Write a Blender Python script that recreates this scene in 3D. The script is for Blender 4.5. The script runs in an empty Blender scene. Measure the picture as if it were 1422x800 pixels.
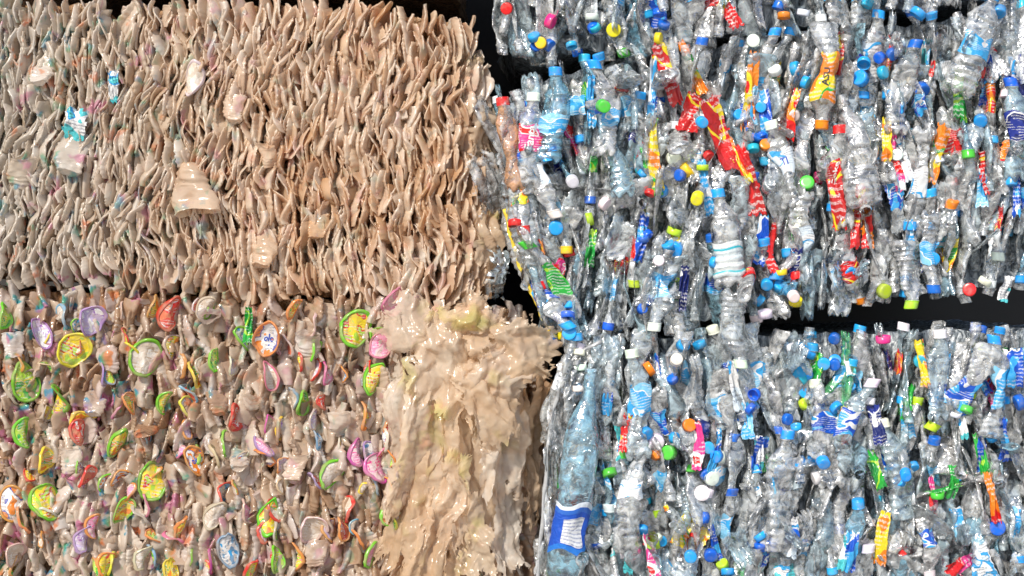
import bpy, math, random
import numpy as np
from mathutils import Matrix, Vector, Euler
random.seed(7)
S=0.0015; ZC=0.72
U=random.uniform; G=random.gauss
def W(px,py,d=0.0): return Vector(((px-711)*S, d, ZC+(400-py)*S))
scene=bpy.context.scene; col=scene.collection
def link(o): col.objects.link(o); return o
def tri(x): return 4*np.abs(x-np.floor(x+.5))-1
def sst(x,a,b):
    t=np.clip((x-a)/(b-a),0,1); return t*t*(3-2*t)
def mesh_np(name,V,F,uv=None,mats=(),smooth=True):
    me=bpy.data.meshes.new(name); n=len(F)
    me.vertices.add(len(V)); me.vertices.foreach_set('co',np.asarray(V,dtype=np.float32).ravel())
    me.loops.add(4*n); me.loops.foreach_set('vertex_index',np.asarray(F,dtype=np.int32).ravel())
    me.polygons.add(n); me.polygons.foreach_set('loop_start',np.arange(0,4*n,4,dtype=np.int32))
    me.polygons.foreach_set('use_smooth',np.full(n,bool(smooth)))
    me.update(calc_edges=True)
    if uv is not None:
        l=me.uv_layers.new(name='UVMap'); l.data.foreach_set('uv',np.asarray(uv,dtype=np.float32)[np.asarray(F).ravel()].ravel())
    for m in mats: me.materials.append(m)
    return me
def gridF(nr,ns,wrap=True):
    i=np.arange(nr-1)[:,None]; m=ns if wrap else ns-1
    j=np.arange(m)[None,:]; j2=(j+1)%ns
    return np.stack([i*ns+j,i*ns+j2,(i+1)*ns+j2,(i+1)*ns+j],-1).reshape(-1,4)
def lathe(rz,ns):
    a=np.linspace(0,2*np.pi,ns,endpoint=False)
    r=np.array([q[0] for q in rz])[:,None]; z=np.array([q[1] for q in rz])[:,None]
    return np.stack([r*np.cos(a),r*np.sin(a),z+0*a],-1).reshape(-1,3), gridF(len(rz),ns)
def crumple(V,amp,freq,rs,n=6,w=1.0,zs=1.0):
    V=V.copy(); V2=V*np.array([1,1,zs]); Q=V2+0.25/freq*np.sin(V2[:,[1,2,0]]*freq*5+rs.uniform(0,6,3))
    D=np.zeros_like(V)
    for k in range(n):
        d=rs.normal(size=3); d/=np.linalg.norm(d); r=rs.normal(size=3); r/=np.linalg.norm(r)
        f=freq*(0.6+0.45*k); D+=(amp/(1+.35*k))*tri((Q@d)*f+rs.uniform())[:,None]*r
    return V+D*(w[:,None] if hasattr(w,'shape') else w)

# ------------------------------------------------------------------ materials
def new_mat(name):
    m=bpy.data.materials.new(name); m.use_nodes=True; nt=m.node_tree; nt.nodes.clear()
    return m,nt,nt.nodes,nt.links
def rnd_val(N,L):
    oi=N.new('ShaderNodeObjectInfo'); g=N.new('ShaderNodeNewGeometry')
    a=N.new('ShaderNodeMath'); a.operation='ADD'; L.new(oi.outputs['Random'],a.inputs[0]); L.new(g.outputs['Random Per Island'],a.inputs[1])
    f=N.new('ShaderNodeMath'); f.operation='FRACT'; L.new(a.outputs[0],f.inputs[0]); return f.outputs[0],oi,g
def ramp(N,L,src,stops,const=False):
    r=N.new('ShaderNodeValToRGB'); L.new(src,r.inputs[0]); e=r.color_ramp.elements
    if const: r.color_ramp.interpolation='CONSTANT'
    while len(e)<len(stops): e.new(.5)
    for i,(p,c) in enumerate(stops):
        e[i].position=p; e[i].color=(*c,1) if len(c)==3 else c
    return r.outputs[0]
def noise(N,L,vec,scale,detail=3,rough=.5,dist=0):
    n=N.new('ShaderNodeTexNoise'); n.inputs['Scale'].default_value=scale; n.inputs['Detail'].default_value=detail
    n.inputs['Roughness'].default_value=rough; n.inputs['Distortion'].default_value=dist
    if vec is not None: L.new(vec,n.inputs['Vector'])
    return n.outputs['Fac']
def mixc(N,L,fac,a,b,mode='MIX'):
    m=N.new('ShaderNodeMix'); m.data_type='RGBA'; m.blend_type=mode
    for s,v in ((m.inputs[0],fac),(m.inputs[6],a),(m.inputs[7],b)):
        if isinstance(v,(int,float)): s.default_value=v
        elif isinstance(v,tuple): s.default_value=(*v,1)
        else: L.new(v,s)
    return m.outputs[2]
def mth(N,L,op,a,b,c=None):
    m=N.new('ShaderNodeMath'); m.operation=op
    for s,v in ((m.inputs[0],a),(m.inputs[1],b))+(((m.inputs[2],c),) if c is not None else ()):
        if isinstance(v,(int,float)): s.default_value=v
        else: L.new(v,s)
    return m.outputs[0]
def bump(N,L,h,strength,dist):
    b=N.new('ShaderNodeBump'); b.inputs['Strength'].default_value=strength; b.inputs['Distance'].default_value=dist
    L.new(h,b.inputs['Height']); return b.outputs[0]
def mixs(N,L,fac,a,b):
    m=N.new('ShaderNodeMixShader')
    if isinstance(fac,(int,float)): m.inputs[0].default_value=fac
    else: L.new(fac,m.inputs[0])
    L.new(a,m.inputs[1]); L.new(b,m.inputs[2]); return m.outputs[0]
def out(N,L,s):
    o=N.new('ShaderNodeOutputMaterial'); L.new(s,o.inputs[0])
def princ(N,L,colr,rough,nrm=None,spec=.5):
    p=N.new('ShaderNodeBsdfPrincipled')
    if isinstance(colr,tuple): p.inputs['Base Color'].default_value=(*colr,1)
    else: L.new(colr,p.inputs['Base Color'])
    if isinstance(rough,(int,float)): p.inputs['Roughness'].default_value=rough
    else: L.new(rough,p.inputs['Roughness'])
    p.inputs['Specular IOR Level'].default_value=spec
    if nrm is not None: L.new(nrm,p.inputs['Normal'])
    return p.outputs[0]

def mat_pet(name,stops,haze=.25):
    m,nt,N,L=new_mat(name); rv,oi,g=rnd_val(N,L)
    tc=N.new('ShaderNodeTexCoord')
    tint=ramp(N,L,rv,stops)
    h1=noise(N,L,tc.outputs['Object'],46,2,.6,.8)
    nb=bump(N,L,h1,.55,.008)
    gl=N.new('ShaderNodeBsdfGlossy'); gl.inputs['Roughness'].default_value=.12; gl.inputs['Color'].default_value=(1,1,1,1); L.new(nb,gl.inputs['Normal'])
    df=N.new('ShaderNodeBsdfDiffuse'); L.new(tint,df.inputs['Color']); L.new(nb,df.inputs['Normal'])
    tr=N.new('ShaderNodeBsdfTransparent'); L.new(mixc(N,L,.22,(1.,1.,1.),tint),tr.inputs['Color'])
    hf=mth(N,L,'MULTIPLY_ADD',h1,1.5,haze-.75); hf.node.use_clamp=True
    a=mixs(N,L,hf,tr.outputs[0],df.outputs[0])
    lw=N.new('ShaderNodeLayerWeight'); lw.inputs['Blend'].default_value=.52; L.new(nb,lw.inputs['Normal'])
    fr=mth(N,L,'MULTIPLY_ADD',lw.outputs['Fresnel'],.9,.07); fr.node.use_clamp=True
    out(N,L,mixs(N,L,fr,a,gl.outputs[0])); return m
PET=mat_pet('clear_pet_plastic',[(0,(.88,.95,.98)),(.4,(.97,.98,.98)),(.52,(.5,.82,.98)),(.6,(.92,.96,.98)),(.78,(.97,.97,.97)),(.88,(.7,.9,.97)),(1,(.97,.96,.95))])
PETB=mat_pet('blue_tinted_pet_plastic',[(0,(.22,.65,.95)),(1,(.45,.82,.98))],.25)
PETO=mat_pet('amber_drink_pet_plastic',[(0,(.75,.35,.15)),(1,(.8,.5,.3))],.5)
PETG=mat_pet('green_pet_plastic',[(0,(.1,.6,.2)),(1,(.2,.7,.3))],.45)

def mat_cup(name,stops,rough=.3,trl=.3,prints=.5,dark=(.5,.25,.1),dk=.6,light=(.92,.84,.75),clear=0.0,bs=.35,grey=0.,greenish=0.):
    m,nt,N,L=new_mat(name); rv,oi,g=rnd_val(N,L)
    c=ramp(N,L,rv,stops)
    sx=N.new('ShaderNodeSeparateXYZ'); L.new(g.outputs['Position'],sx.inputs[0])
    n1=noise(N,L,g.outputs['Position'],22,3,.6)
    n2=noise(N,L,g.outputs['Position'],3.0,1)
    c=mixc(N,L,mth(N,L,'MULTIPLY',ramp(N,L,n1,[(.38,(1,1,1)),(.58,(0,0,0))]),dk),c,dark)  # crease shade with its orange glow, painted into the colour by noise
    c=mixc(N,L,ramp(N,L,n2,[(.4,(0,0,0)),(.7,(1,1,1))]),c,mixc(N,L,.5,c,light))
    if grey:
        mr=N.new('ShaderNodeMapRange'); L.new(mth(N,L,'ADD',sx.outputs[0],mth(N,L,'MULTIPLY',n2,.5)),mr.inputs[0])
        mr.inputs[1].default_value=-.8; mr.inputs[2].default_value=-.28; mr.inputs[3].default_value=grey; mr.inputs[4].default_value=0
        c=mixc(N,L,mr.outputs[0],c,ramp(N,L,rv,[(0,(.6,.53,.43)),(.35,(.84,.8,.74)),(.7,(.66,.61,.53)),(1,(.87,.84,.8))]))
    if prints:
        sp=noise(N,L,g.outputs['Position'],36,2)
        n3=noise(N,L,g.outputs['Position'],14,0)
        pc=ramp(N,L,n3,[(0,(.7,.15,.1)),(.36,(.85,.35,.15)),(.46,(.15,.5,.3)),(.54,(.1,.42,.6)),(.62,(.75,.3,.45))])
        msk=ramp(N,L,sp,[(.56,(0,0,0)),(.66,(1,1,1))])
        loc=N.new('ShaderNodeMapRange'); L.new(sx.outputs[0],loc.inputs[0])
        loc.inputs[1].default_value=-.85; loc.inputs[2].default_value=-.5; loc.inputs[3].default_value=prints; loc.inputs[4].default_value=prints*.3
        c=mixc(N,L,mth(N,L,'MULTIPLY',msk,loc.outputs[0]),c,pc)
    if greenish:
        sp=noise(N,L,g.outputs['Position'],9,2)
        c=mixc(N,L,mth(N,L,'MULTIPLY',ramp(N,L,sp,[(.58,(0,0,0)),(.68,(1,1,1))]),greenish),c,ramp(N,L,n1,[(.4,(.6,.65,.12)),(.55,(.9,.75,.2)),(.62,(.75,.3,.12))]))
    nb=bump(N,L,n1,bs,.006)
    p=princ(N,L,c,rough,nb,.8)
    tl=N.new('ShaderNodeBsdfTranslucent'); L.new(c,tl.inputs['Color'])
    s=mixs(N,L,trl,p,tl.outputs[0])
    if clear:
        tr=N.new('ShaderNodeBsdfTransparent'); L.new(mixc(N,L,.5,c,(1.,1.,1.)),tr.inputs['Color']); s=mixs(N,L,clear,s,tr.outputs[0])
    out(N,L,s); return m
CUP_A=mat_cup('tan_cup_plastic',[(0,(.76,.5,.29)),(.2,(.87,.67,.47)),(.45,(.94,.82,.67)),(.7,(.82,.6,.41)),(.85,(.95,.88,.78)),(1,(.89,.71,.54))],.2,.4,.7,(.6,.31,.12),.5,(.94,.86,.77),.16,.3,.8)
CUP_B=mat_cup('brownish_cup_plastic',[(0,(.5,.29,.16)),(.2,(.76,.57,.4)),(.4,(.92,.83,.72)),(.55,(.6,.4,.25)),(.7,(.86,.72,.57)),(.85,(.95,.92,.88)),(1,(.82,.67,.6))],.13,.35,1.3,(.38,.18,.08),.5,(.92,.86,.78),.22,.35)
FILM=mat_cup('tan_film_plastic',[(0,(.8,.58,.37)),(.5,(.88,.7,.5)),(1,(.93,.85,.74))],.16,.42,0,(.66,.4,.2),.45,(.95,.89,.8),.26,.6,0.,.5)

m,nt,N,L=new_mat('coloured_cap_plastic'); oi=N.new('ShaderNodeObjectInfo'); g=N.new('ShaderNodeNewGeometry')
n=noise(N,L,g.outputs['Position'],70,3); c=mixc(N,L,mth(N,L,'MULTIPLY',ramp(N,L,n,[(.48,(0,0,0)),(.72,(1,1,1))]),.4),oi.outputs['Color'],(.3,.27,.23))
out(N,L,princ(N,L,c,.25,None,.5)); CAP=m
m,nt,N,L=new_mat('dirty_lid_rim_plastic'); oi=N.new('ShaderNodeObjectInfo'); g=N.new('ShaderNodeNewGeometry')
n=noise(N,L,g.outputs['Position'],45,3); c=mixc(N,L,mth(N,L,'MULTIPLY',ramp(N,L,n,[(.42,(0,0,0)),(.65,(1,1,1))]),.55),oi.outputs['Color'],(.6,.45,.3))
p=princ(N,L,c,.22,bump(N,L,n,.3,.005),.6); tl=N.new('ShaderNodeBsdfTranslucent'); L.new(c,tl.inputs['Color']); out(N,L,mixs(N,L,.35,p,tl.outputs[0])); RIM=m

def label_shader(N,L,c,rough=.2,dirt=0):
    g=N.new('ShaderNodeNewGeometry'); h=noise(N,L,g.outputs['Position'],60,2,.6,.8)
    if dirt: c=mixc(N,L,mth(N,L,'MULTIPLY',ramp(N,L,h,[(.42,(0,0,0)),(.62,(1,1,1))]),dirt),c,(.55,.4,.26))
    p=princ(N,L,c,rough,bump(N,L,h,.6,.006),.7)
    tl=N.new('ShaderNodeBsdfTranslucent'); L.new(c,tl.inputs['Color'])
    out(N,L,mixs(N,L,.15,p,tl.outputs[0]))
def mat_print(name,base,second,third,scale=1.7,rough=.2,dirt=0):
    m,nt,N,L=new_mat(name); tc=N.new('ShaderNodeTexCoord'); oi=N.new('ShaderNodeObjectInfo')
    mp=N.new('ShaderNodeMapping'); L.new(tc.outputs['UV'],mp.inputs[0])
    cm=N.new('ShaderNodeCombineXYZ'); L.new(mth(N,L,'MULTIPLY',oi.outputs['Random'],37),cm.inputs[2]); L.new(cm.outputs[0],mp.inputs[1])
    sv=N.new('ShaderNodeSeparateXYZ'); L.new(tc.outputs['UV'],sv.inputs[0])
    f=noise(N,L,mp.outputs[0],scale,1,.5,.1)
    f2=mth(N,L,'MULTIPLY_ADD',sv.outputs[1],.22,mth(N,L,'ADD',f,-.11))
    c=ramp(N,L,f2,[(0,second),(.40,base),(.58,third),(.63,second)],True)
    mp2=N.new('ShaderNodeMapping'); mp2.inputs['Scale'].default_value=(26,15,1); L.new(mp.outputs[0],mp2.inputs[0])
    t=noise(N,L,mp2.outputs[0],3,2,.7)
    rows=mth(N,L,'SINE',mth(N,L,'MULTIPLY',sv.outputs[1],70),0)
    mk=mth(N,L,'MULTIPLY',mth(N,L,'GREATER_THAN',t,.5),mth(N,L,'GREATER_THAN',rows,.2))
    mk=mth(N,L,'MULTIPLY',mk,mth(N,L,'GREATER_THAN',noise(N,L,mp.outputs[0],3,0),.5))
    inv=mixc(N,L,1.0,third,(.03,.04,.12)) if sum(base)>1.9 else (.85,.85,.85)
    c=mixc(N,L,mth(N,L,'MULTIPLY',mk,.75),c,inv)
    label_shader(N,L,c,rough,dirt); return m
Rd=(.75,.02,.02);Yl=(.9,.7,.03);Bl=(.01,.09,.55);LB=(.05,.4,.8);Wh=(.85,.86,.87);Gn=(.03,.45,.06);Or=(.9,.25,.02);Pk=(.85,.06,.3);Tl=(.1,.6,.65);Lm=(.45,.75,.05);Pu=(.3,.1,.55)
LBL={'red':mat_print('red_label_print',Rd,(.55,.02,.02),Yl),'yellow':mat_print('yellow_label_print',Yl,Or,Gn),'blue':mat_print('blue_label_print',Bl,LB,Wh),
'light_blue':mat_print('light_blue_label_print',LB,(.25,.6,.85),Wh),'white':mat_print('white_label_print',Wh,(.7,.8,.88),LB),'green':mat_print('green_label_print',Gn,(.02,.3,.05),Lm),
'orange':mat_print('orange_label_print',Or,Rd,Yl),'pink':mat_print('pink_label_print',Pk,Rd,Wh),'teal':mat_print('teal_label_print',Wh,Tl,LB),
'navy':mat_print('navy_label_print',(.01,.02,.15),(.02,.04,.3),Wh)}
m,nt,N,L=new_mat('blue_and_white_panel_label'); tc=N.new('ShaderNodeTexCoord'); sv=N.new('ShaderNodeSeparateXYZ'); L.new(tc.outputs['UV'],sv.inputs[0])
du=mth(N,L,'ABSOLUTE',mth(N,L,'ADD',sv.outputs[0],-1.2),0); dv=mth(N,L,'ABSOLUTE',mth(N,L,'ADD',sv.outputs[1],-.42),0)
pan=mth(N,L,'MULTIPLY',mth(N,L,'LESS_THAN',du,.24),mth(N,L,'LESS_THAN',dv,.28))
mp=N.new('ShaderNodeMapping'); mp.inputs['Scale'].default_value=(60,8,1); L.new(tc.outputs['UV'],mp.inputs[0])
rows=mth(N,L,'GREATER_THAN',mth(N,L,'SINE',mth(N,L,'MULTIPLY',sv.outputs[1],85),0),.3); tx=mth(N,L,'MULTIPLY',rows,mth(N,L,'GREATER_THAN',noise(N,L,mp.outputs[0],2,2),.48))
c=mixc(N,L,pan,ramp(N,L,sv.outputs[1],[(0,(.02,.2,.7)),(.12,Bl),(.8,(.03,.15,.6)),(.9,(.75,.82,.9))],True),mixc(N,L,mth(N,L,'MULTIPLY',tx,.7),(.82,.84,.87),(.05,.1,.35)))
label_shader(N,L,c); LBL['blue_panel']=m
m,nt,N,L=new_mat('white_teal_striped_label'); tc=N.new('ShaderNodeTexCoord'); sv=N.new('ShaderNodeSeparateXYZ'); L.new(tc.outputs['UV'],sv.inputs[0])
mp=N.new('ShaderNodeMapping'); mp.inputs['Scale'].default_value=(50,8,1); L.new(tc.outputs['UV'],mp.inputs[0])
tx=mth(N,L,'MULTIPLY',mth(N,L,'GREATER_THAN',mth(N,L,'SINE',mth(N,L,'MULTIPLY',sv.outputs[1],75),0),.3),mth(N,L,'GREATER_THAN',noise(N,L,mp.outputs[0],2,2),.5))
c=ramp(N,L,sv.outputs[1],[(0,(.75,.82,.83)),(.12,(.1,.55,.62)),(.17,(.8,.84,.83)),(.48,(.75,.83,.85)),(.78,(.05,.5,.62)),(.84,(.82,.85,.85))],True)
c=mixc(N,L,mth(N,L,'MULTIPLY',tx,.45),c,(.25,.4,.5)); label_shader(N,L,c); LBL['teal_striped']=m
fo=lambda n,a,b,c_: mat_print(n,a,b,c_,3.,.22,.4)
FOIL={'yellow green':fo('yellow_green_foil',Yl,Lm,Rd),'white orange':fo('white_orange_foil',Wh,Or,Bl),'purple':fo('purple_foil',(.6,.5,.75),Wh,Pu),
'pink':fo('pink_foil',(.85,.35,.55),(.8,.6,.65),Pk),'blue':fo('blue_foil',Wh,LB,(.3,.5,.7)),'red':fo('red_foil',Rd,(.8,.2,.1),Wh),
'orange yellow':fo('orange_yellow_foil',Yl,Or,Gn),'green':fo('green_foil',Lm,Gn,Yl),'grey':fo('grey_foil',(.7,.6,.5),(.8,.74,.66),(.55,.42,.3))}
def mat_core(name,c1,c2,c3):
    m,nt,N,L=new_mat(name); g=N.new('ShaderNodeNewGeometry')
    mp=N.new('ShaderNodeMapping'); mp.inputs['Scale'].default_value=(1,1,.3); L.new(g.outputs['Position'],mp.inputs[0])
    n=noise(N,L,mp.outputs[0],70,4,.65,1.0); c=ramp(N,L,n,[(.35,c1),(.5,c2),(.65,c3)])
    out(N,L,princ(N,L,c,.3,bump(N,L,n,1.0,.02),.5)); return m
CORE_L=mat_core('packed_cup_mass',(.12,.05,.02),(.38,.21,.1),(.65,.45,.28))
CORE_R=mat_core('packed_bottle_mass',(.03,.035,.04),(.28,.33,.38),(.85,.9,.93))
def simple(name,c,r=.5,ns=30,amt=.3):
    m,nt,N,L=new_mat(name); g=N.new('ShaderNodeNewGeometry'); n=noise(N,L,g.outputs['Position'],ns,5,.6)
    cc=mixc(N,L,n,tuple(x*(1-amt) for x in c),tuple(min(1,x*(1+amt)) for x in c))
    out(N,L,princ(N,L,cc,r,bump(N,L,n,.3,.003))); return m
CONC=simple('concrete',(.36,.34,.32),.85,6); GAP_SHADE=simple('gap_shade_colour',(.03,.028,.026),.8,5)  # near-black backing colour stands in for the shade between the bales
STRAP=simple('grey_strap_plastic',(.4,.41,.42),.2,60,.5); STRAPY=simple('yellow_strap_plastic',(.75,.55,.05),.35,60)
INKW=simple('white_ink',(.85,.85,.85),.35,60,.05); INKB=simple('blue_ink',(.02,.06,.4),.35,60,.1); INKD=simple('dark_ink',(.05,.05,.06),.35,60,.1)
INK={'w':INKW,'b':INKB,'d':INKD}

def text_verts(txt,size):
    cu=bpy.data.curves.new('t','FONT'); cu.body=txt; cu.size=size; cu.align_x='CENTER'; cu.align_y='CENTER'; cu.resolution_u=2
    cu.offset=size*.02
    o=bpy.data.objects.new('t',cu); link(o); dg=bpy.context.evaluated_depsgraph_get()
    me=bpy.data.meshes.new_from_object(o.evaluated_get(dg)); bpy.data.objects.remove(o); bpy.data.curves.remove(cu)
    return me

# ------------------------------------------------------------------ bottle
class Bottle:
    def __init__(s,seed,L=.2,R=.031,kind=0,crush=1.0,lab=(.38,.64),labw=2*math.pi,flat=(.35,.7)):
        rs=np.random.RandomState(seed); s.L=L;s.R=R;s.kind=kind;s.lab=lab;s.rs=rs
        s.f=1-(1-rs.uniform(*flat))*min(crush,1.1); s.g=1+.18*crush*rs.uniform(.3,1)
        s.bx,s.by=rs.normal(size=2)*.014*crush; s.kx=rs.normal()*.2*crush; s.zk=rs.uniform(.3,.7)*L
        s.ph=rs.uniform(0,6,4); s.crush=crush; s.seed=seed; s.labw=labw
        s.dents=[(rs.uniform(0,6.28),rs.uniform(.05,.78)*L,rs.uniform(.014,.036),rs.uniform(.01,.024)*crush) for _ in range(int(4+3*crush))]
    def prof(s,t):
        R=s.R; t=np.asarray(t,float); r=np.full_like(t,R)
        if s.kind==0: r=r*(1-.10*(.5+.5*np.sin(t*85))*((t>.06)&(t<.36)|(t>.66)&(t<.78)))
        elif s.kind==1: r=r*(1-.18*np.exp(-((t-.33)/.08)**2))*(1-.07*np.exp(-((t-.7)/.03)**2))
        elif s.kind==2: r=r*(1-.11*np.abs(np.sin(t*42)))
        elif s.kind==3: r=r*(1-.12*np.exp(-((t-.5)/.03)**2))*(1-.07*(.5+.5*np.sin(t*110))*(t<.4))
        else: r=r*(1-.04*(.5+.5*np.sin(t*90))*(t>.42)*(t<.75))
        rn=.0122; r=r+(rn-r)*sst(t,.70,.89)
        r=np.where(t<.05,r*(.78+.22*np.sin(np.clip(t/.05,0,1)*np.pi/2)),r)
        r=r+.0028*np.exp(-((t-.915)/.008)**2)
        return r
    def deform(s,P):
        P=P.copy(); t=P[:,2]/s.L; w=1-sst(t,.78,.9)
        if s.kind==1 or s.kind==0:
            a=np.arctan2(P[:,1],P[:,0]); b=np.exp(-(t/.05)**2); P[:,2]+=.006*b*np.cos(5*a)*(np.hypot(P[:,0],P[:,1])>.4*s.R)
        for a,z,rad,dep in s.dents:
            c=np.array([s.R*math.cos(a),s.R*math.sin(a),z]); d2=((P-c)**2*np.array([1,1,.5])).sum(1)
            k=dep*np.exp(-d2/rad**2)*w; P[:,0]-=k*math.cos(a); P[:,1]-=k*math.sin(a)
        P[:,1]*=1+(s.f-1)*w; P[:,0]*=1+(s.g-1)*w
        P=crumple(P,.0025*s.crush,16,np.random.RandomState(s.seed+5),5,w,.5)
        P=crumple(P,.0006*s.crush,60,np.random.RandomState(s.seed+6),4,w,.6)
        u=P[:,2]/s.L
        P[:,0]+=s.bx*np.sin(u*3+s.ph[0])+s.kx*np.maximum(P[:,2]-s.zk,0); P[:,1]+=s.by*np.sin(u*3+s.ph[1])
        P[:,2]-=s.L/2; return P
    def body(s,nr,ns):
        ts=np.concatenate([np.linspace(.004,.85,int(nr*.8)),np.linspace(.87,1,nr-int(nr*.8))])
        rr=s.prof(ts); rz=[(.0008,.009),(s.R*.3,.008),(s.R*.62,.001)]+[(r,t*s.L) for r,t in zip(rr,ts)]
        V,F=lathe(rz,ns); return s.deform(V),F
    def cap(s):
        z0=s.L*.93; h=.0155; r=.0142
        rz=[(r*.9,z0-.0025),(r*1.02,z0-.0025),(r*1.02,z0-.0005),(r*.97,z0),(r,z0+.001),(r,z0+h-.003),(r*.95,z0+h-.0008),(r*.86,z0+h),(r*.5,z0+h),(.0004,z0+h)]
        V,F=lathe(rz,40); 
        k=np.ones(len(V)); idx=np.arange(len(V)); ring=idx//40; k[(idx%2==0)&(ring>=4)&(ring<=5)]=.965
        V[:,0]*=k; V[:,1]*=k; return s.deform(V),F
    def label(s,nr=24,ns=44):
        ts=np.linspace(*s.lab,nr); a=np.linspace(-np.pi/2-s.labw/2,-np.pi/2+s.labw/2,ns); r=(s.prof(ts)+.0011)[:,None]
        e=.02*s.L*np.sin(a*3+s.ph[2])[None,:]*np.linspace(-1,1,nr)[:,None]*min(1,s.crush)
        V=np.stack([r*np.cos(a),r*np.sin(a),(ts*s.L)[:,None]+e],-1).reshape(-1,3)
        uv=np.stack(np.broadcast_arrays(np.linspace(0,2.2,ns)[None,:],np.linspace(0,1,nr)[:,None]),-1).reshape(-1,2)
        return s.deform(V),gridF(nr,ns,False),uv
    def text(s,txt,size,rot=0,zt=None):
        me=text_verts(txt,size)
        import bmesh
        bm=bmesh.new(); bm.from_mesh(me); bmesh.ops.triangulate(bm,faces=bm.faces); bmesh.ops.subdivide_edges(bm,edges=bm.edges,cuts=1); bm.to_mesh(me); bm.free()
        n=len(me.vertices); A=np.empty(n*3,np.float32); me.vertices.foreach_get('co',A); A=A.reshape(-1,3).astype(float)
        c,sn=math.cos(rot),math.sin(rot); x=A[:,0]*c-A[:,1]*sn; y=A[:,0]*sn+A[:,1]*c
        zc=(sum(s.lab)/2 if zt is None else zt)*s.L; z=zc+y; r=s.prof(z/s.L)+.0026; a=-np.pi/2+x/r
        P=s.deform(np.stack([r*np.cos(a),r*np.sin(a),z],-1)); me.vertices.foreach_set('co',P.astype(np.float32).ravel()); me.update(); return me

def rotm(tilt,lean=0,yaw=0,flip=False,spin=0):
    M=Matrix.Rotation(math.radians(yaw),4,'Z')@Matrix.Rotation(math.radians(tilt),4,'Y')@Matrix.Rotation(math.radians(lean),4,'X')
    if flip: M=M@Matrix.Rotation(math.pi,4,'Y')
    return M@Matrix.Rotation(math.radians(spin),4,'Z')

CAPC={'light blue':(.02,.38,.9),'blue':(.01,.14,.68),'white':(.87,.88,.87),'yellow':(.92,.7,.02),'green':(.08,.58,.05),'lime':(.5,.75,.03),'red':(.8,.02,.02),'orange':(.92,.26,.01),'pink':(.85,.03,.27),'teal':(.02,.5,.7)}
def pickcap(): return random.choices(list(CAPC),[42,19,25,4,4,4,3,2,1,6])[0]
PL=['red','yellow','blue','light_blue','white','green','orange','pink','teal','navy']
def picklab(top=True): return random.choices(PL,[18,10,15,15,12,9,8,5,8,3] if top else [7,4,20,24,18,7,4,4,12,3])[0]
VAR=[]
for i in range(48):
    b=Bottle(100+i,L=.2*U(.85,1.1),R=U(.026,.032),kind=i%4,crush=U(.75,1.35),lab=random.choice([(.36,.64),(.38,.6),(.3,.54),(.42,.68),(.28,.66)]),labw=random.choice([6.28,6.28,4.5]),flat=(.25,.52))
    V,F=b.body(64,32); cv,cf=b.cap(); lv,lf,luv=b.label()
    VAR.append((mesh_np('crushed_bottle_body',V,F,None,[PET],True),mesh_np('bottle_cap_shell',cv,cf,None,[CAP]),mesh_np('bottle_label_band',lv,lf,luv,[LBL['red']]),b))
LOW=[v[3].body(48,20) for v in VAR[:24]]
def setslot(o,m):
    o.material_slots[0].link='OBJECT'; o.material_slots[0].material=m
nb=0
def place_bottle(loc,M,var,cap,lab,pet=None,meshes=None):
    global nb; nb+=1
    bm,cm,lm,b=meshes or VAR[var]
    o=link(bpy.data.objects.new('crushed_bottle',bm)); o.matrix_world=Matrix.Translation(loc)@M
    if pet: setslot(o,pet)
    if cap:
        c=link(bpy.data.objects.new('cap',cm)); c.parent=o; c.color=(*[min(1,x*U(.85,1.1)) for x in CAPC[cap]],1)
    if lab:
        l=link(bpy.data.objects.new('label',lm)); l.parent=o; setslot(l,LBL[lab])
    kindw='blue' if pet==PETB else 'amber' if pet==PETO else 'green' if pet==PETG else 'clear'
    o['label']=f"crushed {kindw} bottle"+(f" with {cap} cap" if cap else "")+((f", {lab.replace('_',' ')} label") if lab else '')+", in bale"
    o['category']='bottle'; o['group']='crushed bottles packed in the bales'
    return o

# ------------------------------------------------------------------ bale regions (front outline of each bale)
ip=np.interp
class Reg:
    def __init__(s,top,bot,left,right,curve): s.t=top;s.b=bot;s.l=left;s.r=right;s.curve=curve
    def inside(s,x,y,m=0,mx=None):
        mx=m if mx is None else mx
        return y>ip(x,*s.t)+m and y<ip(x,*s.b)-m and x>ip(y,*s.l)+mx and x<ip(y,*s.r)-mx
RA=Reg(([-80,130,155,190,350,540,640],[-12,-8,18,-2,-8,5,18]),([0,200,420,560,700],[394,406,420,428,418]),([0,1],[-90,-90]),([0,140,280,400],[652,686,708,682]),lambda x,y:(max(0,x-600)/110)**2*.16)
RB=Reg(([-80,300,560,760],[390,404,410,425]),([0,1],[880,880]),([0,1],[-90,-90]),([400,500,800],[700,770,765]),lambda x,y:(max(0,x-620)/120)**2*.12)
RC=Reg(([0,1],[-330,-330]),([685,720,870,1100,1250,1400,1500],[38,82,73,43,19,-4,-16]),([-300,0,70],[672,676,712]),([0,1],[1500,1500]),lambda x,y:(max(0,730-x)/50)**2*.06)
RD=Reg(([690,760,870,1150,1500],[128,90,65,30,-14]),([690,790,920,1060,1500],[474,478,464,446,394]),([90,140,300,465],[688,682,698,758]),([0,1],[1500,1500]),lambda x,y:(max(0,750-x)/50)**2*.035)
RE=Reg(([760,860,1500],[484,460,446]),([0,1],[880,880]),([480,560,700,880],[792,768,756,744]),([0,1],[1500,1500]),lambda x,y:(max(0,800-x)/40)**2*.035)

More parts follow.
